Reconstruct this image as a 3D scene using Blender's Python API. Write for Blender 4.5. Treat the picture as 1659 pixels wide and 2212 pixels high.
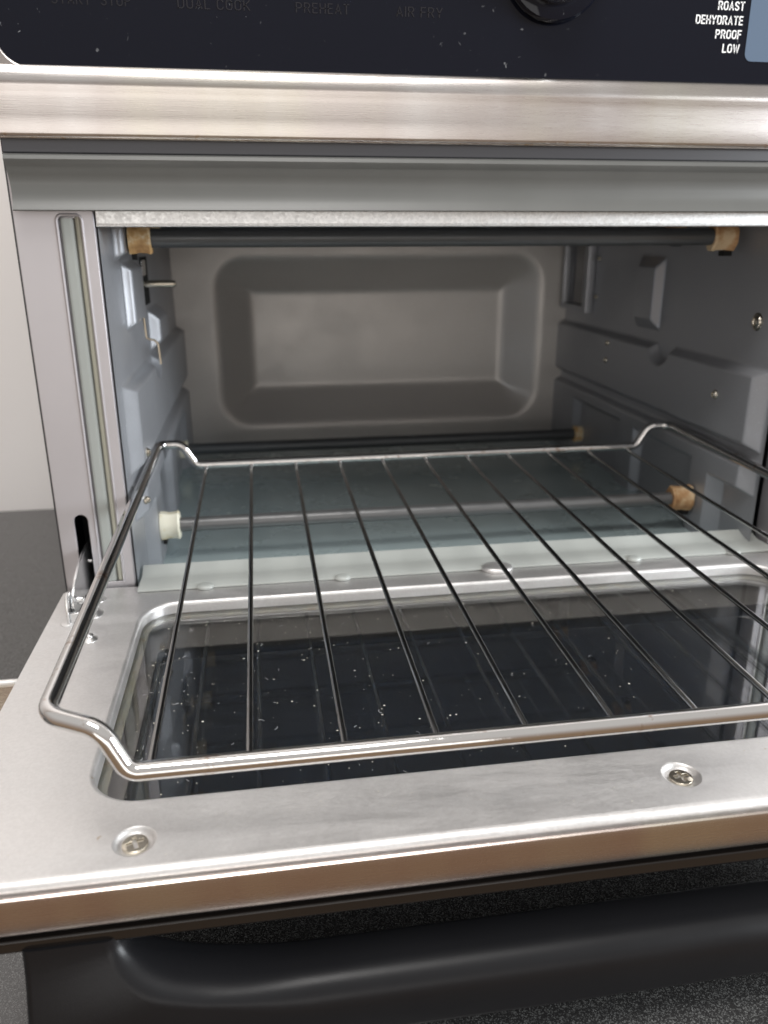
import bpy, bmesh, math, random
from math import sin, cos, pi, radians, sqrt
from mathutils import Vector, Matrix

random.seed(7)
S = bpy.context.scene
for o in list(bpy.data.objects):
    bpy.data.objects.remove(o)

# ------------------------------------------------------------------ camera
CAM = Vector((0.12465, -0.46547, 0.20099))
YAW, PITCH, ROLL = 0.15303, -0.33162, -0.00312
fw = Vector((sin(YAW)*cos(PITCH), cos(YAW)*cos(PITCH), sin(PITCH)))
rt = Vector((cos(YAW), -sin(YAW), 0))
up = rt.cross(fw)
r2 = rt*cos(ROLL) + up*sin(ROLL)
u2 = up*cos(ROLL) - rt*sin(ROLL)
cd = bpy.data.cameras.new("camera")
cam = bpy.data.objects.new("camera", cd)
S.collection.objects.link(cam)
M = Matrix((r2, u2, -fw)).transposed().to_4x4()
M.translation = CAM
cam.matrix_world = M
cd.sensor_fit = 'VERTICAL'
cd.sensor_height = 36.0
cd.lens = 1713.07/2212*36
cd.clip_start = 0.01
cd.clip_end = 50
cd.dof.use_dof = True
cd.dof.focus_distance = 0.36
cd.dof.aperture_fstop = 10.0
S.camera = cam

# ------------------------------------------------------------------ light
W = bpy.data.worlds.new("World")
S.world = W
W.use_nodes = True
nt = W.node_tree
bg = nt.nodes["Background"]
tc = nt.nodes.new("ShaderNodeTexCoord")
sp = nt.nodes.new("ShaderNodeSeparateXYZ")
mr = nt.nodes.new("ShaderNodeMapRange")
mr.inputs[1].default_value = -1; mr.inputs[2].default_value = 1
cr = nt.nodes.new("ShaderNodeValToRGB")
nt.links.new(tc.outputs["Generated"], sp.inputs[0])
nt.links.new(sp.outputs[2], mr.inputs[0])
nt.links.new(mr.outputs[0], cr.inputs[0])
nt.links.new(cr.outputs[0], bg.inputs[0])
el = cr.color_ramp.elements
el[0].position = 0.30; el[0].color = (0.27, 0.185, 0.12, 1)
el[1].position = 0.78; el[1].color = (0.62, 0.60, 0.58, 1)
e = cr.color_ramp.elements.new(0.47); e.color = (0.36, 0.28, 0.225, 1)
e = cr.color_ramp.elements.new(0.56); e.color = (0.42, 0.365, 0.33, 1)
bg.inputs[1].default_value = 1.1

def area(name, loc, target, sx, sy, power, col):
    l = bpy.data.lights.new(name, 'AREA')
    l.shape = 'RECTANGLE'; l.size = sx; l.size_y = sy; l.energy = power; l.color = col
    o = bpy.data.objects.new(name, l)
    S.collection.objects.link(o)
    o.location = loc
    o.rotation_euler = (Vector(target)-Vector(loc)).to_track_quat('-Z', 'Y').to_euler()
    return o
area("ceiling_lamp", (0.0, -0.65, 1.75), (0.2, -0.12, 0), 1.0, 0.55, 22, (1.0, 0.975, 0.95))
area("window_light", (2.15, -0.95, 0.60), (0.1, 0.1, 0.1), 1.1, 0.8, 74, (0.90, 0.955, 1.0))
area("front_fill", (-0.25, -2.45, 0.10), (0.2, 0.3, 0.15), 2.2, 0.62, 9.0, (1.0, 0.985, 0.96))  # added low fill behind the camera to brighten the cavity, no visible source

S.view_settings.view_transform = 'Standard'
S.view_settings.look = 'None'
S.view_settings.exposure = 0.0
S.view_settings.gamma = 1.0
S.render.engine = 'CYCLES'

# ------------------------------------------------------------------ materials
def mat(name, col, rough=0.5, metal=0.0, **kw):
    m = bpy.data.materials.new(name)
    m.use_nodes = True
    b = m.node_tree.nodes["Principled BSDF"]
    b.inputs["Base Color"].default_value = (*col, 1)
    b.inputs["Roughness"].default_value = rough
    b.inputs["Metallic"].default_value = metal
    for k, v in kw.items():
        b.inputs[k.replace("_", " ")].default_value = v
    return m

def N(m, kind, **kw):
    n = m.node_tree.nodes.new(kind)
    for k, v in kw.items():
        setattr(n, k, v)
    return n

def L(m, a, b):
    m.node_tree.links.new(a, b)

def coords(m, scale=(1, 1, 1), rot=(0, 0, 0)):
    t = N(m, "ShaderNodeTexCoord"); mp = N(m, "ShaderNodeMapping")
    mp.inputs["Scale"].default_value = scale
    mp.inputs["Rotation"].default_value = rot
    L(m, t.outputs["Object"], mp.inputs[0])
    return mp.outputs[0]

def noise(m, vec, scale, detail=3, rough=.5, dist=0):
    n = N(m, "ShaderNodeTexNoise")
    n.inputs["Scale"].default_value = scale
    n.inputs["Detail"].default_value = detail
    n.inputs["Roughness"].default_value = rough
    n.inputs["Distortion"].default_value = dist
    L(m, vec, n.inputs["Vector"])
    return n.outputs["Fac"]

def ramp(m, fac, stops):
    r = N(m, "ShaderNodeValToRGB")
    e = r.color_ramp.elements
    while len(e) < len(stops):
        e.new(0.5)
    for x, (p, c) in zip(e, stops):
        x.position = p
        x.color = (*c, 1) if len(c) == 3 else c
    L(m, fac, r.inputs[0])
    return r.outputs[0]

def mixc(m, fac, a, b, mode='MIX'):
    x = N(m, "ShaderNodeMix"); x.data_type = 'RGBA'; x.blend_type = mode
    if isinstance(fac, (int, float)): x.inputs[0].default_value = fac
    else: L(m, fac, x.inputs[0])
    for i, v in ((6, a), (7, b)):
        if isinstance(v, tuple): x.inputs[i].default_value = (*v, 1)
        else: L(m, v, x.inputs[i])
    return x.outputs[2]

def bsdf(m): return m.node_tree.nodes["Principled BSDF"]
def setin(m, name, sock): L(m, sock, bsdf(m).inputs[name])

def bump(m, fac, strength, dist=0.001):
    b = N(m, "ShaderNodeBump")
    b.inputs["Strength"].default_value = strength
    b.inputs["Distance"].default_value = dist
    L(m, fac, b.inputs["Height"])
    setin(m, "Normal", b.outputs[0])

def g(v): return (v, v, v)

# brushed stainless steel
def brushed(name, cols, rough=(.24, .34), axis=0, stain=False):
    m = mat(name, cols[0], .3, 1)
    sc = [3000, 3000, 3000]; sc[axis] = 60
    f = noise(m, coords(m, tuple(sc)), 1.0, 4, .6)
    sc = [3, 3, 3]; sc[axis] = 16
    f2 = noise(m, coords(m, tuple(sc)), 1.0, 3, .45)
    c = ramp(m, f2, [(.30, cols[0]), (.45, cols[1]), (.58, cols[2]), (.72, cols[0])])  # broad tint bands painted in to imitate the room mirrored in the steel
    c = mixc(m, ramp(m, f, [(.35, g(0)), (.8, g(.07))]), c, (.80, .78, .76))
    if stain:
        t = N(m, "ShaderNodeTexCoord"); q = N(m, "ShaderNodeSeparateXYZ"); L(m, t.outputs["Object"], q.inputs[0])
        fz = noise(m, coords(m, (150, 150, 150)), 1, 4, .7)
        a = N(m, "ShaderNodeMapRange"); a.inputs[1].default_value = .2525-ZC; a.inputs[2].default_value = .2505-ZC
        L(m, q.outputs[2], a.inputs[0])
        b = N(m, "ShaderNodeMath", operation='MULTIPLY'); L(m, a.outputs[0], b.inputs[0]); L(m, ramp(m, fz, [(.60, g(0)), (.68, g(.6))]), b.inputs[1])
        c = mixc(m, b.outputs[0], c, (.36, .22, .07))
    setin(m, "Base Color", c)
    setin(m, "Roughness", ramp(m, f, [(0.25, g(rough[0])), (0.75, g(rough[1]))]))
    bump(m, f, .05, .0004)
    bsdf(m).inputs["Anisotropic"].default_value = .5
    return m
ZC = -0.095          # counter top
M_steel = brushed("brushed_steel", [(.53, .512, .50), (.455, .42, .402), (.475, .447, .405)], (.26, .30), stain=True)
M_trim = brushed("brushed_trim_steel", [(.58, .535, .48), (.52, .435, .40), (.60, .545, .47)], (.24, .29))

# aluminised sheet of the door
M_sheet = mat("aluminised_sheet", (.63, .615, .605), .46, .85)
v = coords(M_sheet, (60, 160, 60))
f = noise(M_sheet, v, 6, 4, .65)
f2 = noise(M_sheet, coords(M_sheet, (9, 9, 9)), 1.5, 4)
c = mixc(M_sheet, f2, (.66, .64, .625), (.74, .73, .725))
c = mixc(M_sheet, ramp(M_sheet, f, [(.3, g(0)), (.7, g(.5))]), c, (.72, .71, .70))
setin(M_sheet, "Base Color", c)
setin(M_sheet, "Roughness", ramp(M_sheet, f, [(.3, g(.40)), (.7, g(.54))]))
fg = noise(M_sheet, coords(M_sheet, (700, 700, 700)), 1, 2, .6)
fd = noise(M_sheet, coords(M_sheet, (120, 120, 120)), 1, 3, .55)
fw_ = noise(M_sheet, coords(M_sheet, (7, 26, 7)), 1.3, 5, .6, 1.2)
c = mixc(M_sheet, ramp(M_sheet, fg, [(.35, g(.22)), (.65, g(0))]), c, (.50, .485, .47))
c = mixc(M_sheet, ramp(M_sheet, fd, [(.735, g(0)), (.765, g(.55))]), c, (.40, .27, .12))
setin(M_sheet, "Base Color", c)
rs = N(M_sheet, "ShaderNodeMath", operation='ADD')
L(M_sheet, ramp(M_sheet, f, [(.3, g(.36)), (.7, g(.46))]), rs.inputs[0])
L(M_sheet, ramp(M_sheet, fw_, [(.42, g(0)), (.62, g(.12))]), rs.inputs[1])
setin(M_sheet, "Roughness", rs.outputs[0])
bump(M_sheet, fg, .10, .0004)
M_bright = mat("bright_pressed_metal", (.84, .83, .82), .36, 1)

# silver front frame
M_frame = mat("silver_frame_paint", (.52, .485, .50), .42, .55)
f = noise(M_frame, coords(M_frame, (1500, 1500, 1500)), 1, 2)
f2 = noise(M_frame, coords(M_frame, (25, 25, 25)), 1, 4)
setin(M_frame, "Base Color", mixc(M_frame, f2, (.40, .383, .395), (.445, .427, .440)))
bump(M_frame, f, .05, .0004)

# galvanised header with spangles
M_galv = mat("galvanised_header", (.6, .6, .6), .4, .9)
vo = N(M_galv, "ShaderNodeTexVoronoi"); vo.inputs["Scale"].default_value = 850
L(M_galv, coords(M_galv, (1, 1, 1)), vo.inputs["Vector"])
sepc = N(M_galv, "ShaderNodeSeparateColor"); L(M_galv, vo.outputs["Color"], sepc.inputs[0])
setin(M_galv, "Base Color", ramp(M_galv, sepc.outputs[0], [(0, (.62, .63, .63)), (1, (.76, .77, .77))]))
setin(M_galv, "Roughness", ramp(M_galv, sepc.outputs[1], [(0, g(.34)), (1, g(.5))]))

# grey non-stick coating of the cavity
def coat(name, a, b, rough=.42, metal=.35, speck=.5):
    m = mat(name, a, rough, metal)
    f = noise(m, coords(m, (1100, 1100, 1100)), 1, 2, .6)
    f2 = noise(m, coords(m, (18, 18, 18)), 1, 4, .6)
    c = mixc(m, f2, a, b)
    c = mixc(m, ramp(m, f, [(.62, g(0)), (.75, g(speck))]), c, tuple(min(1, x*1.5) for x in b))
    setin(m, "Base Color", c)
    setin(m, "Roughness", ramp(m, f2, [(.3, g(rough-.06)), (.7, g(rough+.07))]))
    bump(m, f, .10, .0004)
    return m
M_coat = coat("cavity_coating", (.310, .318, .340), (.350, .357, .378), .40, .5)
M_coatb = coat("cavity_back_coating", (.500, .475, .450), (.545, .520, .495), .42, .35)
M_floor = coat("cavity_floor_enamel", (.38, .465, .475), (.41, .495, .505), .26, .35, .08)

M_gask = mat("grey_silicone", (.22, .228, .218), .38)
f = noise(M_gask, coords(M_gask, (3, 500, 500)), 1, 3)
f2 = noise(M_gask, coords(M_gask, (30, 30, 30)), 1, 4)
setin(M_gask, "Base Color", mixc(M_gask, f2, (.088, .089, .084), (.112, .113, .107)))
setin(M_gask, "Roughness", ramp(M_gask, f, [(.3, g(.33)), (.7, g(.45))]))
M_gask2 = mat("pale_silicone", (.40, .43, .42), .36)
f2 = noise(M_gask2, coords(M_gask2, (40, 40, 40)), 1, 4)
setin(M_gask2, "Base Color", mixc(M_gask2, f2, (.34, .355, .335), (.39, .405, .385)))
M_gask4 = mat("grey_green_silicone", (.27, .285, .27), .4)
M_gask3 = mat("yellowed_silicone", (.42, .42, .35), .4)

# chrome wire with heat stains
M_chrome = mat("chrome_wire", (.78, .77, .76), .07, 1)
f = noise(M_chrome, coords(M_chrome, (60, 60, 60)), 1.2, 4, .7)
fs = noise(M_chrome, coords(M_chrome, (260, 260, 260)), 1.0, 3, .6)
c = mixc(M_chrome, ramp(M_chrome, f, [(.60, g(0)), (.70, g(.8))]), (.68, .67, .66), (.28, .135, .055))
setin(M_chrome, "Base Color", c)
setin(M_chrome, "Roughness", ramp(M_chrome, f, [(.5, g(.035)), (.75, g(.28))]))
bump(M_chrome, fs, .05, .0005)

M_rod = mat("darkened_chrome_rod", (.36, .355, .35), .09, 1)  # chrome darkened in colour to imitate the dark surroundings it would mirror
f = noise(M_rod, coords(M_rod, (70, 70, 70)), 1.2, 4, .7)
setin(M_rod, "Base Color", mixc(M_rod, ramp(M_rod, f, [(.60, g(0)), (.70, g(.8))]), (.36, .355, .35), (.20, .10, .045)))
setin(M_rod, "Roughness", ramp(M_rod, f, [(.5, g(.06)), (.75, g(.35))]))
M_black = mat("satin_black_plastic", (.008, .008, .009), .34, 0, Specular_IOR_Level=.22)
f = noise(M_black, coords(M_black, (1600, 1600, 1600)), 1, 2)
f2 = noise(M_black, coords(M_black, (35, 35, 35)), 1, 4)
bump(M_black, f, .10, .0003)
setin(M_black, "Roughness", ramp(M_black, f2, [(.3, g(.31)), (.7, g(.38))]))
M_gloss = mat("gloss_black_plastic", (.010, .008, .007), .12)
M_dark = mat("dark_grey_strip", (.045, .045, .050), .38)
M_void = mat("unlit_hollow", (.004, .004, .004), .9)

# black control glass with dust specks
M_panel = mat("black_control_glass", (.006, .007, .012), .05, 0, Specular_IOR_Level=.22)
f = noise(M_panel, coords(M_panel, (330, 330, 330)), 1.0, 2, .5, .6)
fa = noise(M_panel, coords(M_panel, (12, 12, 20)), 1.0, 3)
sp_ = N(M_panel, "ShaderNodeMath", operation='MULTIPLY')
L(M_panel, ramp(M_panel, f, [(.72, g(0)), (.77, g(.8))]), sp_.inputs[0])
L(M_panel, ramp(M_panel, fa, [(.42, g(0)), (.66, g(.8))]), sp_.inputs[1])
setin(M_panel, "Base Color", mixc(M_panel, sp_.outputs[0], (.006, .007, .012), (.30, .31, .32)))
setin(M_panel, "Roughness", ramp(M_panel, fa, [(.35, g(.03)), (.8, g(.055))]))
M_disp = mat("display_glass", (.10, .14, .20), .12)
M_white = mat("white_print", (.78, .78, .78), .5)
M_ghost = mat("ghost_print", (.014, .014, .018), .2)
M_silver = mat("knob_metal", (.62, .62, .62), .22, 1)

# panes
M_glass = mat("door_glass", (.92, .93, .92), .015, 0, Transmission_Weight=0.993, IOR=1.55)
f = noise(M_glass, coords(M_glass, (700, 700, 700)), 1, 3, .6)
fs = noise(M_glass, coords(M_glass, (30, 12, 30)), 1, 4, .6)
setin(M_glass, "Roughness", ramp(M_glass, fs, [(.45, g(.0)), (.8, g(.05))]))
M_skin = mat("grey_door_skin", (.140, .126, .118), .55)
M_outer = mat("dark_outer_pane", (.010, .011, .012), .03, 0, IOR=1.6)
fs = noise(M_outer, coords(M_outer, (18, 10, 18)), 1, 5, .65)
setin(M_outer, "Base Color", ramp(M_outer, fs, [(.35, (.004, .009, .020)), (.75, (.013, .017, .024))]))

M_elem = mat("heater_sheath", (.085, .090, .094), .36, .4)
f = noise(M_elem, coords(M_elem, (30, 300, 300)), 1, 3)
setin(M_elem, "Roughness", ramp(M_elem, f, [(.3, g(.30)), (.7, g(.46))]))
M_elem2 = mat("grey_heater_sheath", (.15, .15, .15), .36, .5)
def ceramic(name, a, b, thr):
    m = mat(name, a, .5)
    f = noise(m, coords(m, (70, 70, 70)), 1, 4, .65)
    setin(m, "Base Color", ramp(m, f, [(thr-.10, a), (thr+.02, b), (thr+.22, (b[0]*.45, b[1]*.35, b[2]*.3))]))
    setin(m, "Roughness", ramp(m, f, [(.3, g(.4)), (.7, g(.6))]))
    return m
M_cerA = ceramic("browned_ceramic", (.74, .64, .44), (.58, .36, .15), .52)
M_cerB = ceramic("cream_ceramic", (.74, .71, .58), (.66, .58, .38), .60)
M_cerC = ceramic("burnt_ceramic", (.62, .47, .29), (.47, .27, .125), .50)
M_nickel = mat("nickel_screw", (.62, .57, .48), .24, 1)
M_zinc = mat("zinc_part", (.66, .66, .66), .26, 1)
M_brass = mat("bronze_wire", (.55, .46, .34), .3, 1)

# counter
M_count = mat("speckled_black_counter", (.020, .020, .021), .30, 0, IOR=1.75)
f = noise(M_count, coords(M_count, (950, 950, 950)), 1, 3, .7)
f1 = noise(M_count, coords(M_count, (420, 420, 420)), 1, 3, .7)
vo = N(M_count, "ShaderNodeTexVoronoi"); vo.inputs["Scale"].default_value = 2300
L(M_count, coords(M_count, (1, 1, 1)), vo.inputs["Vector"])
sepc = N(M_count, "ShaderNodeSeparateColor"); L(M_count, vo.outputs["Color"], sepc.inputs[0])
c = mixc(M_count, ramp(M_count, sepc.outputs[0], [(.62, g(0)), (.98, g(.9))]), (.030, .029, .029), (.17, .172, .167))
c = mixc(M_count, ramp(M_count, f1, [(.70, g(0)), (.76, g(.35))]), c, (.30, .30, .28))
setin(M_count, "Base Color", c)
setin(M_count, "Roughness", ramp(M_count, f, [(.3, g(.12)), (.7, g(.24))]))
bump(M_count, f, .08, .0005)
M_wall = mat("off_white_wall_paint", (.88, .85, .835), .7)
f = noise(M_wall, coords(M_wall, (220, 220, 220)), 1, 3)
bump(M_wall, f, .15, .001)
M_crumb = mat("crumb", (.60, .57, .48), .8)
M_lint = mat("lint", (.60, .60, .60), .8)

# ------------------------------------------------------------------ helpers
COL = S.collection
FLAT = {}
def link(name, me, m=None, parent=None, smooth=True, auto=True):
    o = bpy.data.objects.new(name, me)
    COL.objects.link(o)
    if m is not None and not me.materials:
        me.materials.append(m)
    if parent: o.parent = parent
    if smooth:
        me.polygons.foreach_set("use_smooth", [True]*len(me.polygons))
        if auto:
            me.set_sharp_from_angle(angle=radians(38))
        for ax in FLAT.get(me.name, ()):          # broad faces stay flat, only their rounded edges are smooth
            for p_ in me.polygons:
                if abs(p_.normal.dot(ax)) > .998: p_.use_smooth = False
    return o

def pyd(verts, faces):
    me = bpy.data.meshes.new("m")
    me.from_pydata([tuple(v) for v in verts], [], faces)
    me.update()
    return me

def bm2me(bm):
    bmesh.ops.recalc_face_normals(bm, faces=bm.faces)
    me = bpy.data.meshes.new("m")
    bm.to_mesh(me); bm.free()
    return me

def box(x0, x1, y0, y1, z0, z1, bev=0, seg=3):
    bm = bmesh.new()
    bmesh.ops.create_cube(bm, size=1)
    for v in bm.verts:
        v.co = Vector(((x0+x1)/2+v.co.x*(x1-x0), (y0+y1)/2+v.co.y*(y1-y0), (z0+z1)/2+v.co.z*(z1-z0)))
    if bev: bmesh.ops.bevel(bm, geom=bm.edges[:], offset=bev, segments=seg, affect='EDGES', profile=.5)
    me = bm2me(bm)
    FLAT[me.name] = (Vector((1, 0, 0)), Vector((0, 1, 0)), Vector((0, 0, 1)))
    return me

def rrect(x0, x1, y0, y1, r, n=8):
    pts = []
    for cx, cy, a0 in ((x1-r, y1-r, 0), (x0+r, y1-r, 90), (x0+r, y0+r, 180), (x1-r, y0+r, 270)):
        for i in range(n+1):
            a = radians(a0+90*i/n)
            pts.append((cx+r*cos(a), cy+r*sin(a)))
    return pts

def plate(outer, holes, d0, d1, tf, bev=0, seg=2):
    """Flat plate with holes; outline in (u,v), thickness d0..d1; tf maps (u,v,d) to a point."""
    bm = bmesh.new()
    edges = []
    for loop in [outer]+holes:
        vs = [bm.verts.new((p[0], p[1], 0)) for p in loop]
        for i in range(len(vs)):
            edges.append(bm.edges.new((vs[i], vs[(i+1) % len(vs)])))
    bmesh.ops.triangle_fill(bm, use_beauty=True, use_dissolve=False, edges=edges)
    bmesh.ops.dissolve_limit(bm, angle_limit=.001, verts=bm.verts[:], edges=bm.edges[:])
    fs = bm.faces[:]
    ex = bmesh.ops.extrude_face_region(bm, geom=fs)
    nv = [q for q in ex['geom'] if isinstance(q, bmesh.types.BMVert)]
    for q in nv: q.co.z = 1
    bm.verts.ensure_lookup_table()
    if bev:
        sc = (d1-d0)
        for q in bm.verts: q.co.z *= abs(sc)
        bmesh.ops.recalc_face_normals(bm, faces=bm.faces)
        es = [e_ for e_ in bm.edges if len(e_.link_faces) == 2 and e_.calc_face_angle(0) > .9 and abs(e_.verts[0].co.z-e_.verts[1].co.z) < 1e-7]
        bmesh.ops.bevel(bm, geom=es, offset=bev, segments=seg, affect='EDGES', profile=.5)
        for q in bm.verts: q.co.z /= abs(sc)
    for q in bm.verts:
        q.co = Vector(tf(q.co.x, q.co.y, d0+(d1-d0)*q.co.z))
    me = bm2me(bm)
    FLAT[me.name] = ((Vector(tf(0, 0, 1))-Vector(tf(0, 0, 0))).normalized(),)
    return me

def prism(profile, a0, a1, tf):
    """Open or closed profile [(u,v)] swept from a0 to a1; tf(a,u,v)."""
    n = len(profile)
    vs = [tf(a0, *p) for p in profile]+[tf(a1, *p) for p in profile]
    fs = [(i, (i+1) % n, n+(i+1) % n, n+i) for i in range(n)]
    fs += [tuple(range(n))[::-1], tuple(range(n, 2*n))]
    bm = bmesh.new()
    bv = [bm.verts.new(v) for v in vs]
    for f_ in fs: bm.faces.new([bv[i] for i in f_])
    return bm2me(bm)

def fillet(pts, radii, n=8, closed=False):
    out = []
    P = [Vector(p) for p in pts]
    m_ = len(P)
    for i, p in enumerate(P):
        r = radii[i] if isinstance(radii, (list, tuple)) else radii
        if (not closed and i in (0, m_-1)) or r == 0:
            out.append(p); continue
        a = (P[i-1]-p); b = (P[(i+1) % m_]-p)
        la, lb = a.length, b.length
        a.normalize(); b.normalize()
        ang = a.angle(b)
        t = min(r/math.tan(ang/2), la*.49, lb*.49)
        rr = t*math.tan(ang/2)
        c = p+(a+b).normalized()*(rr/sin(ang/2))
        s_ = (p+a*t)-c; e_ = (p+b*t)-c
        tot = s_.angle(e_)
        ax = s_.cross(e_).normalized()
        for k in range(n+1):
            out.append(c+Matrix.Rotation(tot*k/n, 3, ax) @ s_)
    return out

def tube(pts, r, seg=12, closed=False, caps=True):
    P = [Vector(p) for p in pts]
    Q = [P[0]]
    for p in P[1:]:
        if (p-Q[-1]).length > 1e-6: Q.append(p)
    if closed and (Q[0]-Q[-1]).length < 1e-6: Q.pop()
    P = Q; n = len(P)
    T = []
    for i in range(n):
        if closed: t = P[(i+1) % n]-P[i-1]
        else: t = P[min(i+1, n-1)]-P[max(i-1, 0)]
        T.append(t.normalized())
    ref = Vector((0, 0, 1)) if abs(T[0].z) < .9 else Vector((1, 0, 0))
    nrm = (ref-T[0]*ref.dot(T[0])).normalized()
    vs, fs = [], []
    for i in range(n):
        if i:
            nrm = (nrm-T[i]*nrm.dot(T[i])).normalized()
        bn = T[i].cross(nrm)
        for k in range(seg):
            a = 2*pi*k/seg
            vs.append(P[i]+(nrm*cos(a)+bn*sin(a))*r)
    for i in range(n if closed else n-1):
        j = (i+1) % n
        for k in range(seg):
            l = (k+1) % seg
            fs.append((i*seg+k, i*seg+l, j*seg+l, j*seg+k))
    if caps and not closed:
        fs.append(tuple(range(seg))[::-1]); fs.append(tuple(range((n-1)*seg, n*seg)))
    return pyd(vs, fs)

def lathe(prof, seg=24, ax='z', loc=(0, 0, 0), flip=1, cap=True):
    """prof: (r,h) pairs; axis through loc."""
    vs, fs = [], []
    n = len(prof)
    for r, h in prof:
        for k in range(seg):
            a = 2*pi*k/seg
            p = (r*cos(a), r*sin(a), h*flip)
            if ax == 'x': p = (p[2], p[0], p[1])
            elif ax == 'y': p = (p[0], p[2], p[1])
            vs.append((p[0]+loc[0], p[1]+loc[1], p[2]+loc[2]))
    for i in range(n-1):
        for k in range(seg):
            l = (k+1) % seg
            fs.append((i*seg+k, i*seg+l, (i+1)*seg+l, (i+1)*seg+k))
    if cap: fs.append(tuple(range(seg)))
    fs.append(tuple(range((n-1)*seg, n*seg)))
    bm = bmesh.new()
    bv = [bm.verts.new(v_) for v_ in vs]
    for f_ in fs:
        try: bm.faces.new([bv[i] for i in f_])
        except ValueError: pass
    bmesh.ops.remove_doubles(bm, verts=bm.verts, dist=1e-6)
    return bm2me(bm)

def field(us, vs_, fn, holes=None):
    """Grid over us x vs_, fn(u,v)->point; holes: fn(u,v)->True leaves the cell out."""
    nu, nv = len(us), len(vs_)
    V = [fn(a, b) for b in vs_ for a in us]
    F = []
    for j in range(nv-1):
        for i in range(nu-1):
            if holes and holes((us[i]+us[i+1])/2, (vs_[j]+vs_[j+1])/2): continue
            F.append((j*nu+i, j*nu+i+1, (j+1)*nu+i+1, (j+1)*nu+i))
    return pyd(V, F)

def frange(a, b, n): return [a+(b-a)*i/n for i in range(n+1)]
def sstep(t):
    t = max(0.0, min(1.0, t))
    return t*t*(3-2*t)

def empty(name, loc=(0, 0, 0)):
    o = bpy.data.objects.new(name, None)
    o.empty_display_size = .02
    COL.objects.link(o)
    o.location = loc
    return o

def tag(o, label=None, cat=None, group=None, kind=None):
    for k, v_ in (("label", label), ("category", cat), ("group", group), ("kind", kind)):
        if v_: o[k] = v_
    return o

I3 = lambda a, b, c: (a, b, c)
XC = 0.248
WID = 0.496
YB = 0.375           # back wall of the cavity
ZF = -0.0135         # cavity floor
ZT = 0.236           # cavity ceiling
XL, XR = 0.0425, 0.4535
ZC = -0.095          # counter top

# ------------------------------------------------------------------ setting
me = box(-3, 3, -.290, .461, ZC-.04, ZC, .004, 3)
cn = link("counter", me, M_count, smooth=False); tag(cn, "black speckled stone counter under the oven", kind="structure")
wl = link("wall", box(-3, 3, .461, .52, ZC-.5, 2.2), M_wall, smooth=False)
tag(wl, "plain off-white wall behind the oven", kind="structure")

# ------------------------------------------------------------------ oven
OV = empty("toaster_oven", (XC, 0.2, ZC))
tag(OV, "stainless countertop oven with its door hanging open and black touch panel on top", "oven")
class P_:  # parts are built in world space: keep that while parented to the empty
    pass
INV = Matrix.Translation((XC, 0.2, ZC)).inverted()
def part(name, me, m, smooth=True, auto=True, parent=None):
    if parent is None:
        me.transform(INV)
        return link(name, me, m, OV, smooth, auto)
    me.transform(INV)
    return link(name, me, m, parent, smooth, auto)

# body shell (open box round the cavity), base and feet
bm = bmesh.new()
def shellbox(x0, x1, y0, y1, z0, z1):
    r = bmesh.ops.create_cube(bm, size=1)
    for v_ in r['verts']:
        v_.co = Vector(((x0+x1)/2+v_.co.x*(x1-x0), (y0+y1)/2+v_.co.y*(y1-y0), (z0+z1)/2+v_.co.z*(z1-z0)))
shellbox(-.0006, .0012, .004, .43, -.068, .375)
shellbox(WID-.0012, WID+.0006, .004, .43, -.068, .375)
shellbox(.0012, WID-.0012, .004, .43, .373, .375)
shellbox(.0012, WID-.0012, .426, .43, -.068, .373)
shellbox(.0012, WID-.0012, .006, .426, -.068, -.060)
shellbox(.0012, WID-.0012, .0065, .012, -.060, -.016)
part("housing", bm2me(bm), M_dark, smooth=False)
for fx in (.045, WID-.045):
    for fy in (.05, .39):
        part("foot", lathe([(.0001, -.0949), (.013, -.0949), (.015, -.090), (.016, -.0685), (.0001, -.0685)], 20, 'z', (fx, fy, 0)), M_black)

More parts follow.
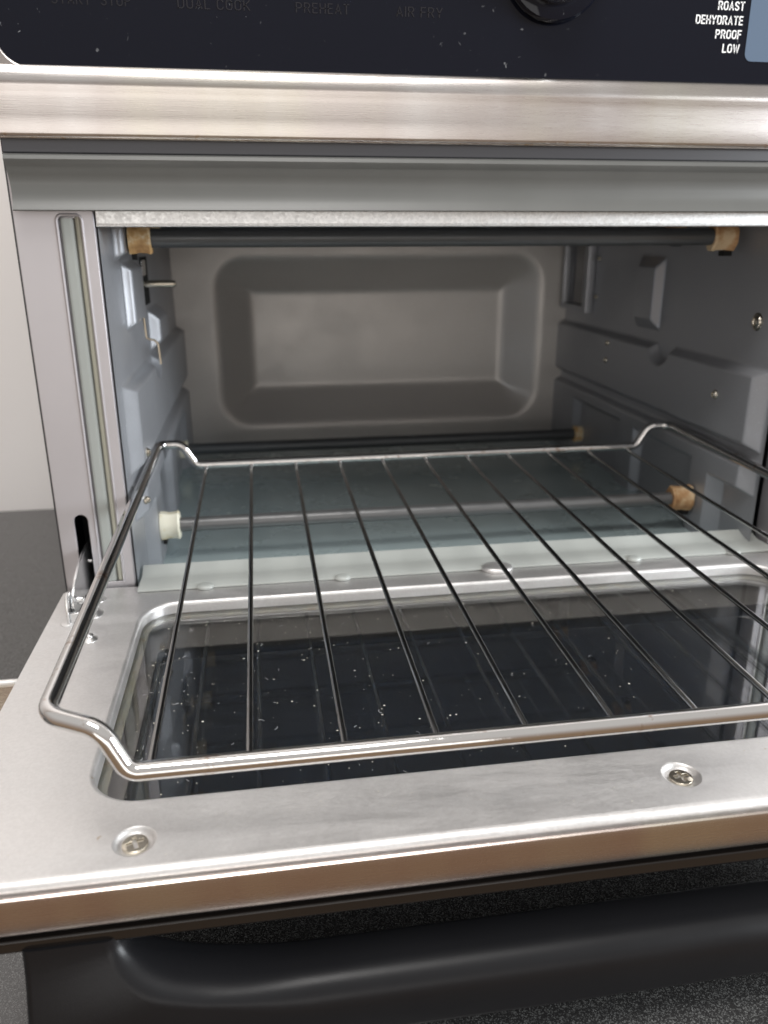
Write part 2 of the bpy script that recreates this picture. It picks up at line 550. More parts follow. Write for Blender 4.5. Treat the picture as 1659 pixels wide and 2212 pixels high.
# ---- front frame columns
def column(mx):
    X = (lambda x: x) if mx == 0 else (lambda x: WID+.010-x)
    out = [(.0012, -.004), (.0415, -.004), (.0415, .2430), (.0012, .2430)]
    slot = [(.0106, -.0015), (.0183, -.0015)]
    for i in range(9):
        a = pi*i/8
        slot.append((.01445+.00385*cos(a), .0432+.00385*sin(a)))
    gro = [(.0352, .003), (.0352, .2105)]
    for i in range(1, 7):
        a = radians(90*i/6); gro.append((.0332+.002*cos(a), .2105+.003*sin(a)))
    for i in range(0, 7):
        a = radians(90+90*i/6); gro.append((.0245+.002*cos(a), .2105+.003*sin(a)))
    gro += [(.0225, .003)]
    me = plate(out, [slot, gro], 0.0, 0.0016, lambda u, v_, d: (X(u), d, v_), .0005)
    fr = part("front_frame", me, M_frame)
    # raised bead round the groove
    path = [(.0224, .003), (.0224, .2136), (.0353, .2136), (.0353, .003)]
    pp = fillet([(X(a), .0003, b) for a, b in path], .0032, 6)
    part("groove_bead", tube(pp, .0009, 8), M_frame, parent=fr)
    # groove bottom and silicone strip
    part("groove_bottom", box(min(X(.0215), X(.0362)), max(X(.0215), X(.0362)), .0040, .0052, .0, .216), M_frame, parent=fr)
    prof = []
    for i in range(11):
        a = pi*i/10
        prof.append((.0273-.0037*cos(a), .0040-.0030*min(1, 1.5*sin(a))))
    part("side_gasket", prism(prof, .0032, .2118, lambda a, u, v_: (X(u), v_, a)), M_gask4, parent=fr)
    prof = []
    for i in range(9):
        a = pi*i/8
        prof.append((.0329-.0018*cos(a), .0040-.0020*sin(a)))
    part("side_gasket", prism(prof, .0032, .2125, lambda a, u, v_: (X(u), v_, a)), M_gask3, parent=fr)
    # dark hollow behind the hinge slot
    part("slot_hollow", box(min(X(.0085), X(.0205)), max(X(.0085), X(.0205)), .030, .032, -.006, .052), M_void, parent=fr)
    # inner return of the frame into the cavity
    part("frame_return", box(min(X(.0402), X(.0415)), max(X(.0402), X(.0415)), .0018, .014, -.004, .216), M_frame, parent=fr)
    return fr
for k in (0, 1): column(k)

# ---- header strip, upper gasket, dark strip
hd = part("header_strip", box(.0422, WID-.0422, .0008, .0030, .2085, .2240, .0006), M_galv)
part("header_lip", tube([(.0422, .0020, .2084), (WID-.0422, .0020, .2084)], .0010, 10), M_galv, parent=hd)
prof = [(-.0004, .2425), (-.0040, .2425), (-.0060, .2416), (-.0068, .2398), (-.0062, .2382), (-.0046, .2370), (-.0042, .2362),
        (-.0040, .2350), (-.0032, .2330), (-.0024, .2300), (-.0022, .2265), (-.0028, .2230), (-.0042, .2195), (-.0060, .2168), (-.0066, .2157),
        (-.0060, .2152), (-.0042, .2166), (-.0022, .2200), (-.0004, .2240)]
part("top_gasket", prism(prof, .0020, WID-.002, lambda a, u, v_: (a+max(0, (.2425-v_))*.05*(1 if a < XC else -1), u, v_)), M_gask)
part("dark_strip", box(.0008, WID-.0008, -.0022, .004, .2428, .2500, .0008), M_dark)
# ---- steel fascia with rounded opening for the touch panel
fas_out = [(.0004, .2492), (WID-.0004, .2492), (WID-.0004, .375), (.0004, .375)]
ph = rrect(.0062, WID-.0062, .2822, .362, .0135, 8)
me = plate(fas_out, [ph], -.0050, -.0005, lambda u, v_, d: (u, d + max(0, (v_-.2735))*.16*(1 if v_ < .30 else .0) + (.0046 if v_ >= .30 else 0)*0, v_), .0010, 3)
# finer fascia: bowed strip below the panel
bm = bmesh.new(); bm.from_mesh(me); bpy.data.meshes.remove(me)
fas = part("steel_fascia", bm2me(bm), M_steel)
fas_prof = [(-.0050, .2500), (-.0056, .2506), (-.0059, .2520), (-.0060, .2600), (-.0062, .2680), (-.0065, .2710), (-.0069, .2732), (-.0070, .2745), (-.0067, .2760), (-.0058, .2785), (-.0048, .2808), (-.0038, .2822), (-.0026, .2830), (-.0015, .2830), (-.0015, .2500)]
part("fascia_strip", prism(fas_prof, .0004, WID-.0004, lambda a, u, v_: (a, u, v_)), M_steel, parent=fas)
cp = part("touch_panel", plate(rrect(.0056, WID-.0056, .2826, .3626, .013, 8), [], -.0022, .0010, lambda u, v_, d: (u, d, v_), .0003), M_panel)
PY = -.0024
def arc(cx, cy, rx, ry, a0, a1, n=8):
    return [(cx+rx*cos(radians(a0+(a1-a0)*i/n)), cy+ry*sin(radians(a0+(a1-a0)*i/n))) for i in range(n+1)]
def loopO(): return arc(.26, .74, .26, .26, 0, 180)+arc(.26, .26, .26, .26, 180, 360)+[(.52, .74)]
GL = {
 'O': [loopO()], 'L': [[(0, 1), (0, 0), (.42, 0)]], 'T': [[(0, 1), (.5, 1)], [(.25, 1), (.25, 0)]],
 'H': [[(0, 0), (0, 1)], [(.5, 0), (.5, 1)], [(0, .52), (.5, .52)]], 'I': [[(0, 0), (0, 1)]],
 'E': [[(.42, 1), (0, 1), (0, 0), (.42, 0)], [(0, .52), (.38, .52)]], 'F': [[(.42, 1), (0, 1), (0, 0)], [(0, .52), (.38, .52)]],
 'A': [[(0, 0), (.27, 1), (.54, 0)], [(.09, .30), (.45, .30)]], 'Y': [[(0, 1), (.26, .45), (.52, 1)], [(.26, .45), (.26, 0)]],
 'W': [[(0, 1), (.19, 0), (.38, .92), (.57, 0), (.76, 1)]],
 'D': [[(0, 0), (0, 1), (.24, 1)]+arc(.24, .74, .27, .26, 90, 0)+arc(.24, .26, .27, .26, 0, -90)+[(0, 0)]],
 'P': [[(0, 0), (0, 1), (.26, 1)]+arc(.26, .73, .25, .27, 90, -90)+[(0, .46)]],
 'R': [[(0, 0), (0, 1), (.26, 1)]+arc(.26, .75, .24, .25, 90, -90)+[(0, .50)], [(.26, .50), (.52, 0)]],
 'S': [arc(.25, .75, .25, .25, 20, 180)+[(.06, .60), (.44, .40)]+arc(.25, .25, .25, .25, 0, -160)],
 'U': [[(0, 1), (0, .26)]+arc(.25, .26, .25, .26, 180, 360)+[(.5, 1)]],
 'C': [arc(.26, .74, .26, .26, 10, 180)+arc(.26, .26, .26, .26, 180, 350)],
 'K': [[(0, 0), (0, 1)], [(.5, 1), (0, .40)], [(.14, .56), (.52, 0)]],
}
def text(s, x, z, h, w, m, right=False, hw=.075, name="lettering"):
    V, F = [], []
    pen = 0
    for ch in s:
        if ch == ' ': pen += .42; continue
        st = GL[ch]
        wd = max(p[0] for q in st for p in q)
        for line in st:
            P = [Vector((p[0]+pen, p[1])) for p in line]
            Q = [P[0]]
            for p in P[1:]:
                if (p-Q[-1]).length > 1e-4: Q.append(p)
            b0 = len(V)
            for i_, p in enumerate(Q):
                d0 = (p-Q[i_-1]).normalized() if i_ else None
                d1 = (Q[i_+1]-p).normalized() if i_ < len(Q)-1 else None
                if d0 is None: nn = Vector((-d1.y, d1.x)); k_ = 1; p = p-d1*hw*.9
                elif d1 is None: nn = Vector((-d0.y, d0.x)); k_ = 1; p = p+d0*hw*.9
                else:
                    t_ = (d0+d1).normalized(); nn = Vector((-t_.y, t_.x))
                    k_ = min(1.9, 1/max(.3, nn.dot(Vector((-d0.y, d0.x)))))
                V.append(p+nn*hw*k_); V.append(p-nn*hw*k_)
            for i_ in range(len(Q)-1):
                F.append((b0+2*i_, b0+2*i_+1, b0+2*i_+3, b0+2*i_+2))
        pen += wd+.30
    xs = [v_.x for v_ in V]; x0_, x1_ = min(xs), max(xs)
    VV = [(x+(v_.x-x0_)/(x1_-x0_)*w-(w if right else 0), PY, z+v_.y*h) for v_ in V]
    return part(name, pyd(VV, F), m, smooth=False, parent=cp)
for s, z, w in (("ROAST", .3186, .0156), ("DEHYDRATE", .3117, .0278), ("PROOF", .3050, .0154), ("LOW", .2982, .0103)):
    text(s, .3963, z, .0037, w, M_white, True, .092)
for s, x, w in (("START  STOP", .0339, .0372), ("DUAL COOK", .0935, .0356), ("PREHEAT", .1518, .0272), ("AIR FRY", .2033, .0244)):
    text(s, x, .3096, .0042, w, M_ghost, False, .05)
part("display_window", plate(rrect(.3998, .462, .294, .352, .004, 5), [], PY-.0001, PY+.0004, lambda u, v_, d: (u, d, v_)), M_disp, parent=cp)
kn = part("selector_knob", lathe([(.0001, .001), (.0272, .001), (.0274, .0030), (.0262, .0048), (.0215, .0056), (.0205, .0056)], 48, 'y', (.2868, -.0024, .3358), -1), M_panel)
part("knob_cap", lathe([(.0001, .004), (.0195, .004), (.0195, .0125), (.0186, .0140), (.0160, .0146), (.0001, .0146)], 48, 'y', (.2868, -.0024, .3358), -1), M_silver, parent=kn)

# ---- cavity: ceiling, floor, back
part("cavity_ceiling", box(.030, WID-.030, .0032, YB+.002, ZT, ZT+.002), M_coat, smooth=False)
part("cavity_floor", box(XL-.006, XR+.006, -.001, YB+.002, ZF-.002, ZF), M_floor, smooth=False)

def rbox_sd(x, z, x0, x1, z0, z1, r):
    cx, cz = (x0+x1)/2, (z0+z1)/2
    qx = abs(x-cx)-(x1-x0)/2+r; qz = abs(z-cz)-(z1-z0)/2+r
    return min(max(qx, qz), 0)+sqrt(max(qx, 0)**2+max(qz, 0)**2)-r
def back_y(x, z):
    d = -rbox_sd(x, z, .0835, .4245, .014, .1835, .030)
    run = .034
    t = d/run
    # straight flank with rounded lip and rounded foot
    if t <= -.12: y = 0
    elif t >= 1.12: y = 1
    else:
        y = max(0, min(1, t))
        if t < .12: y = (t+.12)**2/(4*.12)
        elif t > .88: y = 1-(1.12-t)**2/(4*.12)
    return YB+.030*y
me = field(frange(.030, WID-.030, 150), frange(ZF-.002, ZT+.001, 84), lambda x, z: (x, back_y(x, z), z))
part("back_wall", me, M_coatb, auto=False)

# ---- cavity side walls as pressed sheets
def smin_edge(t, w): return sstep(t/w)
def boss(y, z, y0, y1, z0, z1, c, cz=None):
    """1 inside, 0 outside; chamfer width c along y, cz along z."""
    cz = cz or c
    a = max(0, min(1, (y-y0)/c)); b = max(0, min(1, (y1-y)/c))
    d = max(0, min(1, (z-z0)/cz)); e_ = max(0, min(1, (z1-z)/cz))
    t = min(a, b, d, e_)
    return t*.9+.1*sstep(t)
def wall_h(y, z, side):
    h = 0
    F0 = .006 if side else .0205
    # middle panel with half-round notch
    mp = boss(y, z, F0, .6, .0635, .1185, .0115, .005)
    if side or True:
        ny, nz = .148, .1215
        dn = sqrt((y-ny)**2+(z-nz)**2)-.0145
        mp = min(mp, max(0, min(1, dn/.005)))
    h = max(h, mp*.0075)
    # lower panel: carrier lip, then raised wall with pockets
    lp = max(boss(y, z, F0, .6, .033, .0575, .0115, .0045), boss(y, z, .042 if side else .050, .6, -.2, .056, .013, .0045))
    p1 = boss(y, z, .078, .178, -.2, .044, .008, .005) if side else boss(y, z, .095, .178, -.2, .044, .008, .005)
    p2 = boss(y, z, .205, .318, -.2, .045, .010, .005)
    lp = lp*(1-.9*max(p1, p2))
    h = max(h, lp*.0075)
    # upper bosses
    if side:
        h = max(h, .0070*boss(y, z, .163, .205, .128, .187, .006, .009))
    else:
        h = max(h, .0062*boss(y, z, .066, .118, .1465, .1875, .0022, .004))
        h = max(h, .0062*boss(y, z, .046, .098, .1895, .26, .0022, .004))
        h = max(h, .0090*boss(y, z, .165, .225, .120, .152, .005, .008))
    return h
ys = frange(.0030, YB+.001, 330); zs = frange(ZF-.0015, ZT+.001, 210)
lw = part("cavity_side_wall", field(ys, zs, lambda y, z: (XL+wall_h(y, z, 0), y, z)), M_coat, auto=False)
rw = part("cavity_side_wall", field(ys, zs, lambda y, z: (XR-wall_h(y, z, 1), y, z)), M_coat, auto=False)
lw["label"] = "left pressed grey side wall catching cool light"
rw["label"] = "right pressed grey side wall in shade"

def wallscrew(side, y, z, r, x=None):
    xx = (XL+wall_h(y, z, 0)) if side == 0 else (XR-wall_h(y, z, 1))
    f_ = 1 if side == 0 else -1
    me = lathe([(.0001, -.001), (r*1.25, -.001), (r*1.25, .0002), (r, .0006), (r*.9, .0016), (r*.5, .0022), (r*.42, .0014), (.0001, .0012)], 18, 'x', (xx, y, z), f_)
    part("screw", me, M_nickel, parent=lw if side == 0 else rw)
for y, z, r in ((.031, .148, .0048), (.057, .0948, .0028), (.2445, .1087, .0024), (.2455, .0928, .0024), (.2954, .1827, .0022), (.2964, .1468, .0022)):
    wallscrew(1, y, z, r)
for y, z, r in ((.0436, .0725, .0026), (.030, .045, .0022)):
    wallscrew(0, y, z, r)

# lamp frame at the back of the right wall
fr_o = [(.3030, .1310), (.3700, .1310), (.3700, .2080), (.3030, .2080)]
fr_i = [(.3120, .1370), (.3640, .1370), (.3640, .2040), (.3120, .2040)]
lf = part("lamp_frame", plate(fr_o, [fr_i], 0, .0085, lambda u, v_, d: (XR-d, u, v_), .0012), M_coat)
part("lamp_pane", box(XR-.0022, XR-.0006, .3118, .3642, .1368, .2042), M_outer, parent=lf)

# probe, slot and retaining wire on the left wall
pb = part("thermostat_probe", lathe([(.0001, -.004), (.0026, -.004), (.0026, .0205), (.0020, .0225), (.0001, .0228)], 16, 'x', (XL+.001, .160, .1702)), M_nickel)
part("probe_slot", box(XL+.0004, XL+.0008, .150, .186, .155, .189), M_void, parent=pb)
part("probe_plate", box(XL+.0007, XL+.0014, .153, .172, .176, .187, .0002), M_zinc, parent=pb)
wp = fillet([(XL+.0075, .0905, .1520), (XL+.0080, .0905, .1385), (XL+.0150, .0905, .1370), (XL+.0158, .0905, .1215)], [.0, .002, .004, 0], 6)
part("retaining_wire", tube(wp, .0007, 8), M_brass)

# ---- heating elements
def element(y, z, r, x0, x1, ml, mr_, hh, d=1):
    e_ = part("heating_element", tube([(x0, y, z), (x1, y, z)], r, 20), M_elem if z > .1 or y > .2 else M_elem2)
    for s_, (xa, xb), m_ in ((0, (x0-.0125, x0+.0008), ml), (1, (x1-.0008, x1+.0155), mr_)):
        w = xb-xa
        tip, base = (xb, xa) if s_ == 0 else (xa, xb)
        d_ = -1 if s_ == 0 else 1
        prof = [(.0001, 0), (hh*.90, 0), (hh*1.0, .0012), (hh*.94, .0030), (hh*.90, w*.55), (hh*.98, w*.78), (hh*1.0, w), (.0001, w)]
        vs, n_ = [], 8
        for r_, h_ in prof:
            for q in range(n_):
                an = 2*pi*(q+.5)/n_
                vs.append((tip+d_*h_, y+r_*cos(an)*.80, z+r_*sin(an)*1.06))
        fs = [(i_*n_+q, i_*n_+(q+1) % n_, (i_+1)*n_+(q+1) % n_, (i_+1)*n_+q) for i_ in range(len(prof)-1) for q in range(n_)]
        bmc = bmesh.new()
        bvs = [bmc.verts.new(v_) for v_ in vs]
        for f_ in fs: bmc.faces.new([bvs[q] for q in f_])
        bmesh.ops.remove_doubles(bmc, verts=bmc.verts, dist=2.5e-4)
        me = bm2me(bmc)
        hb = part("ceramic_holder", me, m_, parent=e_)
        part("holder_slot", box((xb-.0075) if s_ else xa+.001, xb-.001 if s_ else xa+.0035, y-.003, y+.003, z-hh-.0030, z-hh+.0005), M_void, parent=e_)
    return e_
element(.062, .2018, .0056, .0622, .4312, M_cerA, M_cerC, .0095)
for yy in (.14, .22, .30):
    element(yy, .2065, .0050, .060, .436, M_cerA, M_cerC, .0085)
element(.071, .0128, .0050, .0628, .4292, M_cerB, M_cerC, .0098)
element(.306, .0075, .0056, .0500, .4450, M_cerB, M_cerA, .0085)

# ------------------------------------------------------------------ door (open, lying forward)
DX0, DX1 = 0.0004, WID-.0004
DYF = -.2430
GX0, GX1, GY0, GY1, GR = .0508, WID-.0508, -.2040, -.0295, .0200
def grr(o): return rrect(GX0+o, GX1-o, GY0+o, GY1-o, max(.004, GR-o), 10)
out = []
out += [(DX1, DYF+.0035), (DX1, -.0030)]
out += [(.4640, -.0030), (.4640, -.0075), (.0480, -.0075), (.0480, -.0030), (DX0+.006, -.0020), (DX0+.002, -.0035), (DX0, -.0065), (DX0, DYF+.0035)]
hslot = [(.0118, -.0425), (.0160, -.0425), (.0160, -.0080), (.0118, -.0080)]
hslot2 = [(WID-a, b) for a, b in hslot]
SCREWS = ((.0718, -.2272, 18), (.2809, -.2233, 8), (WID-.0450, -.2272, 30))
SCH = [[(a+.0078*cos(2*pi*i/32), b+.0078*sin(2*pi*i/32)) for i in range(32)] for a, b, _ in SCREWS]
me = plate(out, [grr(-.0022), *SCH, hslot, hslot2], 0.0, -.0012, I3)
door = part("door", me, M_sheet)
# rolled lip round the window
loops = []
for i in range(9):
    a = radians(90*i/8)
    loops.append((-.0022+.0022*sin(a), -.0022*(1-cos(a))))
loops.append((.0001, -.0068))
rings = [[(x, y, z+.0000) for x, y in grr(o)] for o, z in loops]
n = len(rings[0]); vs = [p for r_ in rings for p in r_]
fs = [(i*n+k, i*n+(k+1) % n, (i+1)*n+(k+1) % n, (i+1)*n+k) for i in range(len(rings)-1) for k in range(n)]
part("window_lip", pyd(vs, fs), M_sheet, parent=door, auto=False)
# pale flange beneath the pane
M_flange = mat("stained_flange", (.42, .40, .32), .42, .3)
f = noise(M_flange, coords(M_flange, (90, 90, 90)), 1, 4, .6)
setin(M_flange, "Base Color", ramp(M_flange, f, [(.35, (.28, .285, .25)), (.6, (.36, .33, .24)), (.72, (.26, .13, .05))]))
part("window_flange", plate(grr(-.003), [grr(.0038)], -.0105, -.0115, I3), M_flange, parent=door)
part("inner_pane", plate(grr(-.002), [], -.0068, -.0098, I3), M_glass, parent=door, smooth=False)
part("door_skin", plate(rrect(.010, WID-.010, DYF+.008, -.010, .004), [rrect(.060, WID-.060, -.2010, -.0560, .006)], -.0175, -.0183, I3), M_skin, parent=door, smooth=False)
part("outer_pane", plate(rrect(.012, WID-.012, DYF+.010, -.012, .006), [], -.0215, -.0240, I3), M_outer, parent=door, smooth=False)
# rounded front fold of the sheet
prof = []
for i in range(9):
    a = radians(90*i/8)
    prof.append((DYF+.0035-.0035*sin(a), -.0035*(1-cos(a))))
prof += [(DYF, -.0085), (DYF+.0012, -.0085)]
for i in range(8, -1, -1):
    a = radians(90*i/8)
    prof.append((DYF+.0035-.0023*sin(a), -.0012-.0023*(1-cos(a))))
part("front_fold", prism(prof, DX0, DX1, lambda a, u, v_: (a, u, v_)), M_sheet, parent=door)
# brushed trim along the front edge
tp = [(-.2434, -.0056), (-.2446, -.0052), (-.2449, -.0028), (-.2455, -.0024), (-.2462, -.0028), (-.2465, -.0040), (-.2466, -.0070), (-.2466, -.0150), (-.2458, -.0172), (-.2444, -.0178), (-.2418, -.0178), (-.2418, -.0090), (-.2434, -.0090)]
part("front_trim", prism(tp, DX0-.0004, DX1+.0004, lambda a, u, v_: (a, u, v_)), M_trim, parent=door)
# black shell below: recess, then the lower lip
part("door_shell", box(.004, WID-.004, -.2400, -.2300, -.0232, -.0150), M_black, parent=door, smooth=False)
part("door_shell", box(.001, WID-.001, -.2300, -.006, -.0260, -.0242), M_black, parent=door, smooth=False)
part("lower_lip", box(.006, WID-.006, -.2426, -.2320, -.0286, -.0232, .0010), M_gloss, parent=door)
part("door_side", box(DX0, DX0+.0012, DYF+.004, -.007, -.0185, -.0011), M_sheet, parent=door, smooth=False)
part("door_side", box(DX1-.0012, DX1, DYF+.004, -.007, -.0185, -.0011), M_sheet, parent=door, smooth=False)
# handle: flat black bow below the front edge
def bow():
    hx0 = .0335
    zt_, zi, zo = -.0270, -.0505, -.0758
    half = []
    for k in range(17):                      # leg, then the sweeping corner
        a = radians(90*k/16)
        ix, iz = .130-.064*cos(a), zt_+(zi-zt_)*sin(a)
        # outer corner, small radius
        t = k/16
        if t < .45: ox, oz = hx0, zt_+(zo+.011-zt_)*(t/.45)
        elif t < .75:
            b = radians(90*(t-.45)/.30)
            ox, oz = hx0+.011-.011*cos(b), zo+.011-.011*sin(b)
        else: ox, oz = hx0+.011+(.130-hx0-.011)*(t-.75)/.25, zo
        half.append(((ix, iz), (ox, oz)))
    for k in range(1, 7): half.append(((.130+(XC-.130)*k/6, zi), (.130+(XC-.130)*k/6, zo)))
    sec = half+[((WID-a[0], a[1]), (WID-b[0], b[1])) for a, b in half[-2::-1]]
    y0 = -.2300                              # far face; the near face bows forward from the legs
    rings = []
    ns = len(sec)
    for si, (a, b) in enumerate(sec):
        y1 = -.2440-.0100*sstep(min(si, ns-1-si)/9)
        A = Vector((a[0], 0, a[1])); B = Vector((b[0], 0, b[1])); D = B-A; w = D.length; D.normalize()
        ring = []
        for cu, cv, a0, r in ((0, y1, 180, .0052+.0048*sstep(min(si, ns-1-si)/12)), (w, y1, 270, .0030), (w, y0, 0, .0030), (0, y0, 90, .0030)):
            pc = (r if cu == 0 else w-r, cv+r if cv == y1 else cv-r)
            for q in range(7):
                an = radians(a0+90*q/6)
                u_, y_ = pc[0]+r*cos(an), pc[1]+r*sin(an)
                p = A+D*u_
                ring.append((p.x, y_, p.z))
        rings.append(ring)
    n_ = len(rings[0])
    V = [p for r_ in rings for p in r_]
    F = [(i*n_+k, i*n_+(k+1) % n_, (i+1)*n_+(k+1) % n_, (i+1)*n_+k) for i in range(len(rings)-1) for k in range(n_)]
    F += [tuple(range(n_))[::-1], tuple(range((len(rings)-1)*n_, len(rings)*n_))]
    return pyd(V, F)
part("handle", bow(), M_black, parent=door)
# door screws in pressed dimples
def cross_pts(s, w):
    return [(w, w), (w, s), (-w, s), (-w, w), (-s, w), (-s, -w), (-w, -w), (-w, -s), (w, -s), (w, -w), (s, -w), (s, w)]
def doorscrew(x, y, rot):
    part("dimple", lathe([(.0078, .0000), (.0075, -.0001), (.0071, -.0004), (.0067, -.0009), (.0062, -.0014), (.0056, -.0018), (.0048, -.0020), (.0001, -.0020)], 32, 'z', (x, y, 0), 1, False), M_sheet, parent=door, auto=False)
    R = Matrix.Rotation(radians(rot), 2)
    cr_ = [tuple(R @ Vector(p)) for p in cross_pts(.0030, .00075)][::-1]
    circ = [(.0046*cos(2*pi*i/28), .0046*sin(2*pi*i/28)) for i in range(28)]
    def dm(u, v_, d): return (x+u, y+v_, -.0021+d*(1-.40*((u*u+v_*v_)/.0046**2)))
    part("screw", plate(circ, [cr_], 0.0001, .0017, dm, .0002), M_nickel, parent=door)
for sc_ in SCREWS: doorscrew(*sc_)
# bright pressings by the hinge
def dome(x, y, rx, ry, h, m=M_bright):
    me = lathe([(1.0, 0), (.92, .10), (.75, .42), (.5, .78), (.25, .96), (.0001, 1.0)], 24, 'z')
    for v_ in me.vertices: v_.co = Vector((x+v_.co.x*rx, y+v_.co.y*ry, .0001+v_.co.z*h))
    part("pressing", me, m, parent=door, auto=False)
for mx in (0, 1):
    X = (lambda q: q) if mx == 0 else (lambda q: WID-q)
    dome(X(.0228), -.0182, .0045, .0055, .0022)
    dome(X(.0235), -.0375, .0055, .0075, .0030)
    dome(X(.0272), -.0690, .0042, .0050, .0020)
    part("rivet", lathe([(.0001, 0), (.0021, 0), (.0021, .0011), (.0016, .0016), (.0001, .0018)], 14, 'z', (X(.0272), -.0690, .0016)), M_zinc, parent=door)
    # dent round the hinge bracket
    dome(X(.0112), -.0470, .0035, .0050, .0006, M_sheet)
    # hinge lever: curved plate standing in the slot
    outl = [(.030, .0290), (.0154, .0256), (.0040, .0266), (-.0076, .0255), (-.0160, .0243), (-.0235, .0222), (-.0300, .0204), (-.0354, .0178), (-.0400, .0150),
            (-.0424, .0120), (-.0438, .0085), (-.0436, .0050), (-.0416, .0022), (-.0380, .0010), (-.0330, .0006), (-.0270, .0012), (-.0150, .0020), (-.0050, .0010), (.0060, -.0030), (.030, -.0060)]
    lev = part("hinge_lever", plate(outl, [], X(.0136), X(.0152), lambda u, v_, d: (d, u, v_), .0003), M_zinc, parent=door)
    br = [(-.0320, -.003), (-.0320, .0035), (-.0335, .0100), (-.0380, .0150), (-.0440, .0168), (-.0478, .0150), (-.0495, .0100), (-.0500, .0010), (-.0500, -.003)]
    part("hinge_bracket", plate(br, [], X(.0118), X(.0133), lambda u, v_, d: (d, u, v_), .0003), M_zinc, parent=door)
    part("hinge_bracket", box(min(X(.0133), X(.0205)), max(X(.0133), X(.0205)), -.0480, -.0455, .0002, .0060, .0004), M_zinc, parent=door)
    part("hinge_pin", lathe([(.0001, -.002), (.0024, -.002), (.0024, .0030), (.0019, .0038), (.0001, .0040)], 14, 'x', (X(.0152), -.0345, .0078), 1 if mx == 0 else -1), M_zinc, parent=door)
    part("hinge_pin", lathe([(.0001, -.001), (.0013, -.001), (.0013, .0010), (.0001, .0012)], 12, 'x', (X(.0152), .0070, .0150), 1 if mx == 0 else -1), M_zinc, parent=door)

# sill gasket with its small locating bumps
sg_prof = [(-.0128, .0004), (-.0131, .0012), (-.0120, .0018), (-.0040, .0020), (.0020, .0020), (.0045, .0016), (.0075, .0018), (.0110, .0026), (.0150, .0042), (.0180, .0054), (.0187, .0050), (.0160, .0030), (.0110, .0014), (.0060, .0004)]
sg = part("sill_gasket", prism(sg_prof, .0445, WID-.034, lambda a, u, v_: (a, u, v_)), M_gask2)
for bx_, br_, bz in ((.0844, .0052, 1), (.1683, .0052, 1), (.2680, .0105, 1.2), (.3610, .0052, 1), (.4320, .0052, 1)):
    me = lathe([(1.0, 0), (.96, .55), (.8, .9), (.5, 1.0), (.0001, 1.02)], 20, 'z')
    for v_ in me.vertices: v_.co = Vector((bx_+v_.co.x*br_, -.0120+v_.co.y*br_*.78, .0004+v_.co.z*.0023*bz))
    part("gasket_bump", me, M_gask2 if br_ < .01 else M_sheet, parent=sg, auto=False)

# ------------------------------------------------------------------ wire rack
K = 1.243
YR, YF = .1235, -.2322
ZR_, ZFr = .0411, .0324
def rz(y): return ZR_+(ZFr-ZR_)*(YR-y)/(YR-YF)
RK = empty("wire_rack", (XC, (YR+YF)/2, .036))
tag(RK, "chrome wire oven rack pulled halfway out over the open door", "rack")
RI = Matrix.Translation(-Vector((XC, (YR+YF)/2, .036)))
HR = .0170
pts, rad = [], []
def addp(x, y, dz, r): pts.append((x, y, rz(y)+dz)); rad.append(r)
ring = [(.0466, YF+.0120, HR, .0110), (.0660, YF+.0030, HR-.0015, .0095), (.0740, YF, 0, .0062)]
back = [(.0735, YR, 0, .0062), (.0636, YR, HR-.0006, .010), (.0472, YR-.0025, HR, .0075)]
for x, y, dz, r in ring: addp(x, y, dz, r)
for x, y, dz, r in ring[::-1]: addp(WID-x, y, dz, r)
for x, y, dz, r in back[::-1]: addp(WID-x, y, dz, r)
for x, y, dz, r in back: addp(x, y, dz, r)
loop = fillet(pts, rad, 10, True)
me = tube(loop, .0033, 20, True); me.transform(RI)
link("rack_frame", me, M_chrome, RK)
rodme = None
for i in range(11):
    x = .0802+i*.03356
    if rodme is None:
        rodme = tube([(0, YF+.0006, rz(YF)-.0018-.036), (0, YR-.0008, rz(YR)-.0034-.036)], .00130, 14)
        bmr = bmesh.new(); bmr.from_mesh(rodme)
        for yy, zz in ((YF+.0026, rz(YF)-.0016-.036), (YR-.0026, rz(YR)-.0030-.036)):   # weld beads
            q = bmesh.ops.create_icosphere(bmr, subdivisions=2, radius=.0018)
            for v_ in q['verts']: v_.co = Vector((v_.co.x*1.05, v_.co.y*1.5+yy, v_.co.z*.95+zz))
        bmr.to_mesh(rodme); bmr.free()
        rodme.transform(Matrix.Translation((0, -(YR+YF)/2, 0)))
        rodme.materials.append(M_rod)
        rodme.polygons.foreach_set("use_smooth", [True]*len(rodme.polygons))
        rodme.set_sharp_from_angle(angle=radians(50))
    o = bpy.data.objects.new("rod", rodme)
    COL.objects.link(o); o.parent = RK
    o.location = (x-XC, 0, 0)

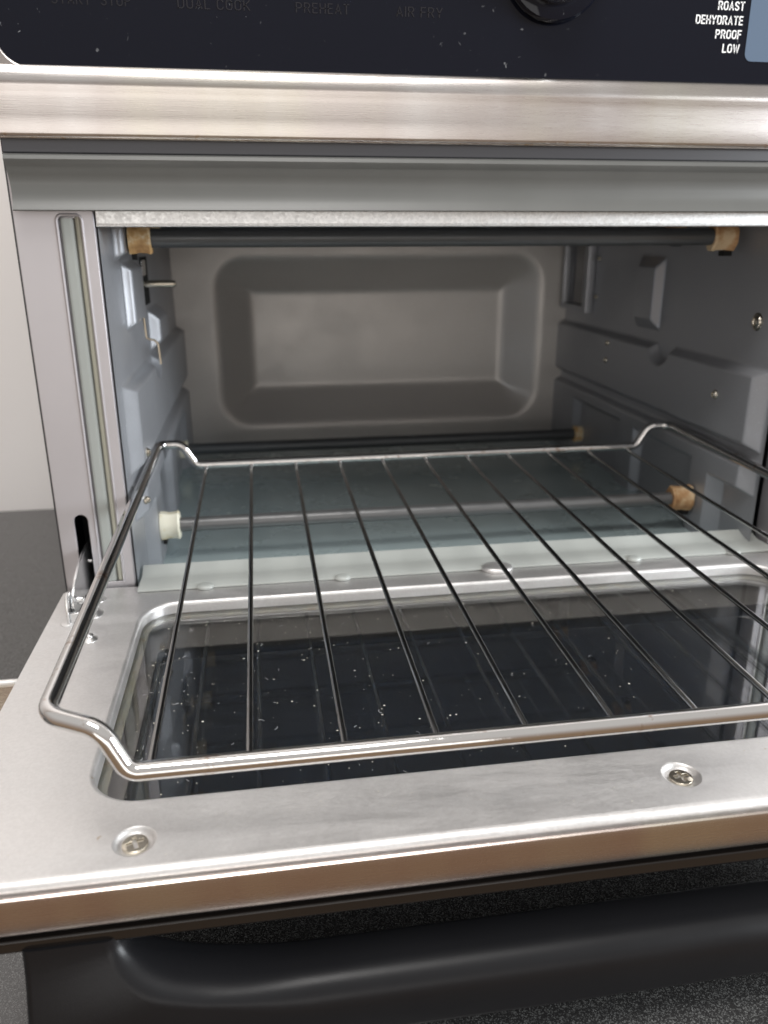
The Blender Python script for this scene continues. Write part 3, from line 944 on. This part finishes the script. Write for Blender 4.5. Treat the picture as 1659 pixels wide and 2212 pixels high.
# ------------------------------------------------------------------ steel tray at the left, almost hidden by the door
TI = (-.16, -.06, ZC)
TR = empty("steel_tray", TI)
tag(TR, "shiny steel tray on the counter, mostly hidden behind the open door at left", "tray")
x0, x1, y0, y1 = -.30, -.0185, -.120, .0020
def trr(o): return rrect(x0+o, x1-o, y0+o, y1-o, max(.003, .022-o), 8)
rings = [[(x, y, z) for x, y in trr(o)] for o, z in ((.012, ZC+.0006), (.008, ZC+.0012), (.005, ZC+.006), (.001, ZC+.031), (.0025, ZC+.031), (.0065, ZC+.0068), (.0095, ZC+.0030), (.014, ZC+.0024))]
n = len(rings[0]); vs = [Vector(p)-Vector(TI) for r_ in rings for p in r_]
fs = [(i*n+k, i*n+(k+1) % n, (i+1)*n+(k+1) % n, (i+1)*n+k) for i in range(len(rings)-1) for k in range(n)]
fs += [tuple(range(n))[::-1], tuple(range((len(rings)-1)*n, len(rings)*n))]
link("basin", pyd(vs, fs), M_trim, TR)
me = tube([(x, y, ZC+.0325) for x, y in trr(-.0005)], .0024, 12, True); me.transform(Matrix.Translation(-Vector(TI)))
link("rolled_rim", me, M_bright, TR)

# ------------------------------------------------------------------ crumbs and lint on the glass
bm = bmesh.new()
def speck(p, r):
    q = bmesh.ops.create_icosphere(bm, subdivisions=1, radius=r)
    sx, sy = random.uniform(.6, 1.8), random.uniform(.6, 1.6)
    for v_ in q['verts']:
        v_.co = Vector((v_.co.x*sx, v_.co.y*sy, v_.co.z*.5+r*.4))*random.uniform(.85, 1.15)+Vector(p)
for i in range(280):
    x = random.uniform(GX0+.008, GX1-.01); y = random.uniform(GY0+.006, GY1-.008)
    if random.random() < .45: x = GX0+.008+abs(random.gauss(0, .09))
    if x > GX1-.01: continue
    speck((x, y, -.0067), random.choice((.00018, .0002, .00025, .00035)))
for i in range(46):
    speck((random.uniform(.004, .44), random.uniform(-.236, -.208), .0003), random.choice((.00015, .0002)))
cr_ob = link("crumbs", bm2me(bm), M_crumb, smooth=False)
tag(cr_ob, "tiny pale crumbs scattered over the door glass", "crumbs", kind="stuff")
bm = bmesh.new()
for i in range(60):
    x = random.uniform(GX0+.008, GX1-.02); y = random.uniform(GY0+.006, GY1-.008)
    if random.random() < .5: x = GX0+.008+abs(random.gauss(0, .07))
    a = random.uniform(0, 2*pi); Lh = random.uniform(.0008, .0032); cv = random.uniform(-1.6, 1.6)
    pp = []
    for k in range(6):
        t = k/5
        pp.append((x+Lh*t*cos(a+cv*t), y+Lh*t*sin(a+cv*t), -.0066))
    me = tube(pp, .00007, 4)
    bm.from_mesh(me); bpy.data.meshes.remove(me)
lt = link("lint", bm2me(bm), M_lint, smooth=False)
tag(lt, "fine white fibres lying on the door glass", "lint", kind="stuff")
